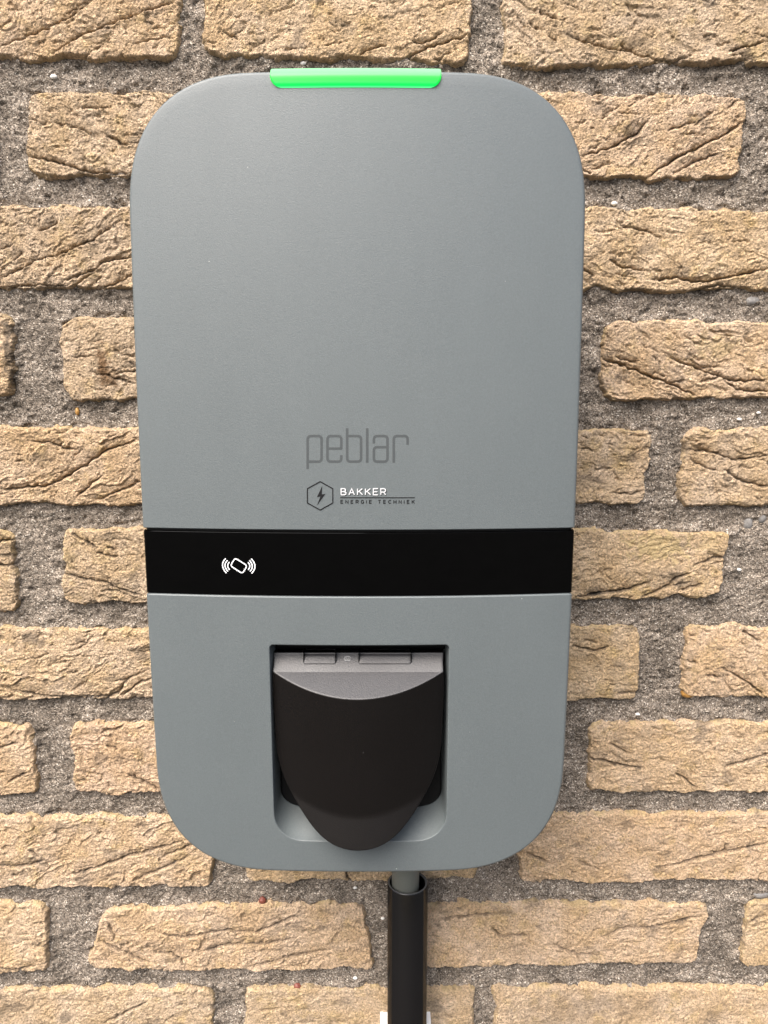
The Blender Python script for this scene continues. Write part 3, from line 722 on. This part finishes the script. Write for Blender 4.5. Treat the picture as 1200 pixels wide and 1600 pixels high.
# hinge along the flap's upper edge
def rbox(x0, x1, z0, z1, yfr, depth, r=.0006, name="hinge"):
    q = rounded_outline((x0 + x1) / 2, (z0 + z1) / 2, (x1 - x0) / 2, (z1 - z0) / 2, (r,) * 4, 2, 5, .003); nn = normals(q)
    return loft([[(x, yfr + depth, z) for x, z in q]] + [[(x, yfr + r * (1 - math.sin(t)), z) for x, z in q - nn * r * (1 - math.cos(t))] for t in (0, .5, 1.0, math.pi / 2)])
def yat(px, py):
    y = -.095
    for _ in range(5): y = ylid(LX + .02, P(px, py, y)[2])
    return y
for x0, x1 in ((475.5, 523), (562, 641)):
    y = yat(560, 1036) - .0007
    A = P(x0, 1020, y); B = P(x1, 1036.5, y)
    zk = B[2] + (zz[0] + .0002 - B[2]) * np.linspace(0, 1, 14)
    kn = panel(zk, [A[0]] * 14, [B[0]] * 14, lambda x, z: ylid(x, z) - .0009 + .0010 * max(0, (z - zz[0]) / .001 + 1)**2, .006, 8, .0004)
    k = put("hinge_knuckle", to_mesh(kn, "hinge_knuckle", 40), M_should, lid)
    for xx in (x0 - 1.3, x1 + 1.5):
        A = P(xx - .8, 1019, y); B = P(xx + .8, 1036, y); V, Fs = rbox(A[0], B[0], B[2], A[2], y + .0005, .006, .0002)
        put("hinge_slot", mesh_from("hinge_slot", V, Fs, False), M_ink if False else M_gloss, lid)
zb_ = zz[0]
V, Fs = rbox(LX - .049, LX + .049, zb_ + .0004, zb_ + .0042, -.0885, .017, .0015)
put("hinge_bar", mesh_from("hinge_bar", V, Fs, True, 40), M_dark, charger)

# ------------------------------------------------------------------ lettering and marks, as thin raised ribbons
def round_path(pts, r, closed=False, n=5):
    out = []; m = len(pts)
    for i, p in enumerate(pts):
        if not closed and i in (0, m - 1): out.append(p[:2]); continue
        rad = p[2] if len(p) > 2 else r
        a = np.array(pts[i - 1][:2], float); b = np.array(p[:2], float); c = np.array(pts[(i + 1) % m][:2], float)
        da = (a - b) / np.linalg.norm(a - b); dc = (c - b) / np.linalg.norm(c - b)
        rr_ = min(rad, np.linalg.norm(a - b) * .49, np.linalg.norm(c - b) * .49)
        for k in range(n + 1):
            t = k / n; out.append(tuple((1 - t)**2 * (b + da * rr_) + 2 * t * (1 - t) * b + t * t * (b + dc * rr_)))
    return out
def ribbon(V, Fs, pts, wd, surf, lift=.00015, closed=False):
    """pts and wd in photo pixels, laid on the surface surf(x, z) of the charger"""
    rs = []
    lp = list(pts) + ([pts[0]] if closed else [])
    for q0, q1 in zip(lp[:-1], lp[1:]):
        nn_ = max(1, int(math.dist(q0, q1) / 4))
        rs += [(q0[0] + (q1[0] - q0[0]) * k / nn_, q0[1] + (q1[1] - q0[1]) * k / nn_) for k in range(nn_)]
    if not closed: rs.append(tuple(lp[-1]))
    p = np.array(rs, float); m = len(p)
    prv = np.roll(p, 1, 0); nxt = np.roll(p, -1, 0)
    if not closed: prv[0] = p[0]; nxt[-1] = p[-1]
    d1 = p - prv; d2 = nxt - p
    def nrm(d): l = np.hypot(d[:, 0], d[:, 1])[:, None]; return np.where(l > 1e-9, d / np.maximum(l, 1e-9), 0)
    d1 = nrm(d1); d2 = nrm(d2); t = nrm(d1 + d2); nn = np.stack([-t[:, 1], t[:, 0]], 1)
    cosh = np.clip(np.abs(np.sum(np.where(np.abs(d1).sum(1, keepdims=True) > 0, d1, d2) * t, 1)), .5, 1)[:, None]
    L = p + nn * wd / 2 / cosh; Rr = p - nn * wd / 2 / cosh
    def w3(q, l):
        y = -.104
        for _ in range(4): w_ = P(q[0], q[1], y); y = surf(w_[0], w_[2])
        return (w_[0], y - l, w_[2])
    k = len(V)
    for a_, b_ in zip(L, Rr): V += [w3(a_, lift), w3(b_, lift), w3(a_, -.0002), w3(b_, -.0002)]
    for i in range(m if closed else m - 1):
        a_ = k + 4 * i; b_ = k + 4 * ((i + 1) % m)
        Fs += [(a_, b_, b_ + 1, a_ + 1), (a_ + 2, b_ + 2, b_, a_), (a_ + 1, b_ + 1, b_ + 3, a_ + 3)]
    if not closed:
        Fs.append((k, k + 1, k + 3, k + 2)); e = k + 4 * (m - 1); Fs.append((e, e + 2, e + 3, e + 1))
def ribbons(name, paths, wd, mat, parent, surf=yfront, lift=.00015):
    V = []; Fs = []
    for pth in paths:
        closed = isinstance(pth, tuple); pts = pth[0] if closed else pth
        ribbon(V, Fs, pts, wd, surf, lift, closed)
    return put(name, mesh_from(name, V, Fs, False), mat, parent)
T, Bt = 681.3, 721.3
word = [[(480.8,733),(480.8,T),(502.5,T),(502.5,Bt),(482.5,Bt)],
        [(513.5,701),(533.3,701,1),(533.3,T),(511.7,T),(511.7,Bt),(533.3,Bt),(533.3,711)],
        [(542.5,669),(542.5,Bt),(564.2,Bt),(564.2,T),(544.5,T)],
        [(573.8,669),(573.8,723)],
        [(584.2,693),(584.2,T),(605.5,T),(605.5,Bt),(584.2,Bt),(584.2,698.7),(604,698.7)],
        [(615.3,723),(615.3,T),(637,T),(637,695)]]
ribbons("lettering", [round_path(p_, 5.5) for p_ in word], 4.1, M_letter, top_cover, lift=.00006)
hexa = [(500.3,752.5),(520,763.5),(520,785.8),(500.3,796.9),(480.3,785.8),(480.3,763.5)]
ribbons("emblem", [(hexa,)], 1.7, M_ink, top_cover)
def flat_poly(name, pts, mat, parent, lift=.0002):
    w3 = []
    for q in pts:
        y = -.104
        for _ in range(4): w_ = P(q[0], q[1], y); y = yfront(w_[0], w_[2])
        w3.append((w_[0], y, w_[2]))
    n_ = len(w3); V = [(x, y - lift, z) for x, y, z in w3] + [(x, y + .0002, z) for x, y, z in w3]
    Fs = [tuple(range(n_))] + [(i, (i + 1) % n_, n_ + (i + 1) % n_, n_ + i) for i in range(n_)]
    return put(name, mesh_from(name, V, Fs, False), mat, parent)
flat_poly("lightning_bolt", [(503.2,759.5),(495.3,776.5),(500.6,775.6),(495.8,789),(508.2,771.8),(502.8,772.4)], M_ink, top_cover)
ribbons("underline", [[(531.5,777.6),(648,777.6)]], 1.3, M_ink, top_cover)
def arc(cx, cy, rx_, ry_, a0, a1, n_=10):
    return [(cx + rx_ * math.cos(R(a0 + (a1 - a0) * k / n_)), cy - ry_ * math.sin(R(a0 + (a1 - a0) * k / n_))) for k in range(n_ + 1)]
# capitals on a unit box, y down
GL = {'B': ([[(0,1),(0,0),(.55,0),(.8,.12),(.8,.36),(.55,.48),(0,.48)],[(.55,.48),(.9,.62),(.9,.88),(.6,1),(0,1)]], .9),
      'A': ([[(0,1),(.5,0),(1,1)],[(.2,.66),(.8,.66)]], 1), 'K': ([[(0,0),(0,1)],[(.9,0),(.05,.56)],[(.3,.42),(.95,1)]], .9),
      'E': ([[(.85,0),(0,0),(0,1),(.85,1)],[(0,.5),(.75,.5)]], .82), 'R': ([[(0,1),(0,0),(.55,0),(.85,.12),(.85,.42),(.55,.55),(0,.55)],[(.5,.55),(.9,1)]], .88),
      'N': ([[(0,1),(0,0),(.9,1),(.9,0)]], .9), 'G': ([[(.95,.2),(.75,.04),(.5,0),(.2,.1),(0,.5),(.2,.9),(.5,1),(.8,.95),(.95,.8),(.95,.55),(.6,.55)]], .95),
      'I': ([[(0,0),(0,1)]], .02), 'T': ([[(0,0),(.9,0)],[(.45,0),(.45,1)]], .9), 'C': ([[(.92,.2),(.75,.05),(.5,0),(.2,.1),(0,.5),(.2,.9),(.5,1),(.75,.95),(.92,.8)]], .92),
      'H': ([[(0,0),(0,1)],[(.9,0),(.9,1)],[(0,.5),(.9,.5)]], .9)}
def text_paths(s, x0, x1, top, base, wfac, gap):
    H = base - top; adv = []
    for ch in s: adv.append(.45 if ch == ' ' else GL[ch][1])
    tot = sum(adv) * wfac * H; g = ((x1 - x0) - tot) / (len(s) - 1); x = x0; out = []
    for ch, a_ in zip(s, adv):
        if ch != ' ':
            for pth in GL[ch][0]: out.append([(x + u * wfac * H, top + v * H) for u, v in pth])
        x += a_ * wfac * H + g
    return out
ribbons("letter_shadow", text_paths("BAKKER", 533.7, 603.2, 764.3, 773.9, .88, 0), 2.3, M_ink, top_cover, lift=.0001)  # dark offset copy, painted as the shadow of the raised letters
ribbons("lettering", text_paths("BAKKER", 533, 602.5, 763.5, 773.1, .88, 0), 1.65, M_white, top_cover, lift=.0003)
ribbons("lettering", text_paths("ENERGIE TECHNIEK", 532.5, 647.5, 781.6, 786.6, .82, 0), 1.15, M_ink, top_cover)
yband = lambda x, z: yfront(x, z) + .0003
def zq(x, y): return (330 + x / 13.333, 860 + y / 13.333)
card = round_path([zq(497,158), zq(752,318), zq(650,482), zq(400,320)], 4.2, True)
def arc3(a, b, c):
    a, b, c = map(np.array, (a, b, c)); m_ = 2 * b - (a + c) / 2
    return [tuple((1 - t)**2 * a + 2 * t * (1 - t) * m_ + t * t * c) for t in np.linspace(0, 1, 9)]
sig = [[(300,168),(236,312),(318,472)],[(340,205),(288,315),(350,437)],[(380,242),(344,320),(384,402)],[(833,172),(912,325),(843,478)],[(798,208),(858,325),(808,437)],[(766,248),(806,325),(770,402)]]
ribbons("card_symbol", [(card,)] + [arc3(*[zq(*q) for q in s_]) for s_ in sig], 1.75, M_icon, band, yband, .00012)
# small mark on the hinge and the faint marks moulded into the recess floor
ym = yat(543, 1028) - .0003
V = []; Fs = []
for r_ in (1.0, 0.55):
    ribbon(V, Fs, arc(543, 1028 - (1 - r_), 5 * r_, 3.2 * r_, 0, 340, 14), .9, lambda x, z: ylid(x, z), .0003)
ribbon(V, Fs, [(538.5, 1031.6), (547.5, 1031.6)], .9, lambda x, z: ylid(x, z), .0003)
put("moulded_mark", mesh_from("moulded_mark", V, Fs, False), M_mark, lid)

# ------------------------------------------------------------------ conduit, cable and clip
PY = -0.0185
pc = P(637, 1378, PY); PX = pc[0]; PZT = pc[2]; RO = .01385
def tube(r, y0, x0, z0, z1, n_=64):
    return [(x0 + r * math.cos(-t), y0 + r * math.sin(-t), z) for z in (z0, z1) for t in np.linspace(0, 2 * math.pi, n_ + 1)[:-1]]
def ringz(r, z, n_=64, x0=None, y0=None): return [((PX if x0 is None else x0) + r * math.cos(t), (PY if y0 is None else y0) + r * math.sin(t), z) for t in np.linspace(0, 2 * math.pi, n_ + 1)[:-1]]
pipe = tag(empty("conduit_pipe", (PX, PY, .05)), "glossy black conduit pipe rising up the wall below the charger", "pipe")
V, Fs = loft([ringz(RO, .05), ringz(RO, PZT - .0004), ringz(RO - .0003, PZT)], True, False)
put("pipe_body", mesh_from("pipe_body", V, Fs, True, 40), M_pipe, pipe)
V, Fs = loft([ringz(RO - .0003, PZT), ringz(RO - .0014, PZT + .00005), ringz(RO - .0018, PZT - .0006)], False, False)
put("pipe_rim", mesh_from("pipe_rim", V, Fs, True, 40), M_pipecut, pipe)
V, Fs = loft([ringz(RO - .0018, PZT - .0006), ringz(RO - .0018, PZT - .2)], False, False)
put("pipe_bore", mesh_from("pipe_bore", V, Fs, True, 40), M_dark, pipe)
CXp = P(633.5, 1372, PY)[0]
V, Fs = loft([ringz(.0094, PZT - .15, 48, CXp, PY - .0004), ringz(.0094, ZB + .03, 48, CXp, PY - .0004)])
tag(put("power_cable", mesh_from("power_cable", V, Fs, True, 40), M_cable, None, (CXp, PY, PZT - .15)), "grey round cable running from the black pipe up behind the charger", "cable")
# snap clip: C-shaped saddle open towards the viewer
zc1 = P(600, 1601, -.012)[2]; zc0 = zc1 - .018
prof = []
ri, rw = RO + .0003, RO + .0032
for t in np.linspace(R(-8), R(188), 30): prof.append((PX + ri * math.cos(t), PY + ri * math.sin(t)))
xle, xri = PX - rw - .0012, PX + rw + .0006
prof += [(xle + .0012, PY - .003), (xle, PY + .001), (xle - .0008, PY + .010), (xle - .0008, .0005), (xri, .0005), (xri, PY + .006), (xri - .0008, PY - .001), (xri - .002, PY - .003)]
V, Fs = loft([[(x, y, zc0) for x, y in prof], [(x, y, zc1 - .0006) for x, y in prof], [(x * .985 + PX * .015, y, zc1) for x, y in prof]])
tag(put("pipe_clip", mesh_from("pipe_clip", V, Fs, True, 30), M_clip, None, (PX, 0, zc0)), "white plastic clip holding the black pipe to the wall at the bottom edge", "pipe clip")

# ------------------------------------------------------------------ ground
m, t, b_ = new_mat("grey_paving")
tc = N(t, 'ShaderNodeTexCoord')
c = ramp(t, noise(t, tc.outputs['Object'], 3, 6), [(0.3, (0.035, 0.034, 0.032)), (0.7, (0.065, 0.063, 0.06))])
t.links.new(c, b_.inputs['Base Color']); b_.inputs['Roughness'].default_value = .95
V = [(-200, -200, 0), (200, -200, 0), (200, 60, 0), (-200, 60, 0)]
g = put("ground", mesh_from("ground", V, [(0, 1, 2, 3)], False), m, None, (0, 0, 0)); g["kind"] = "structure"
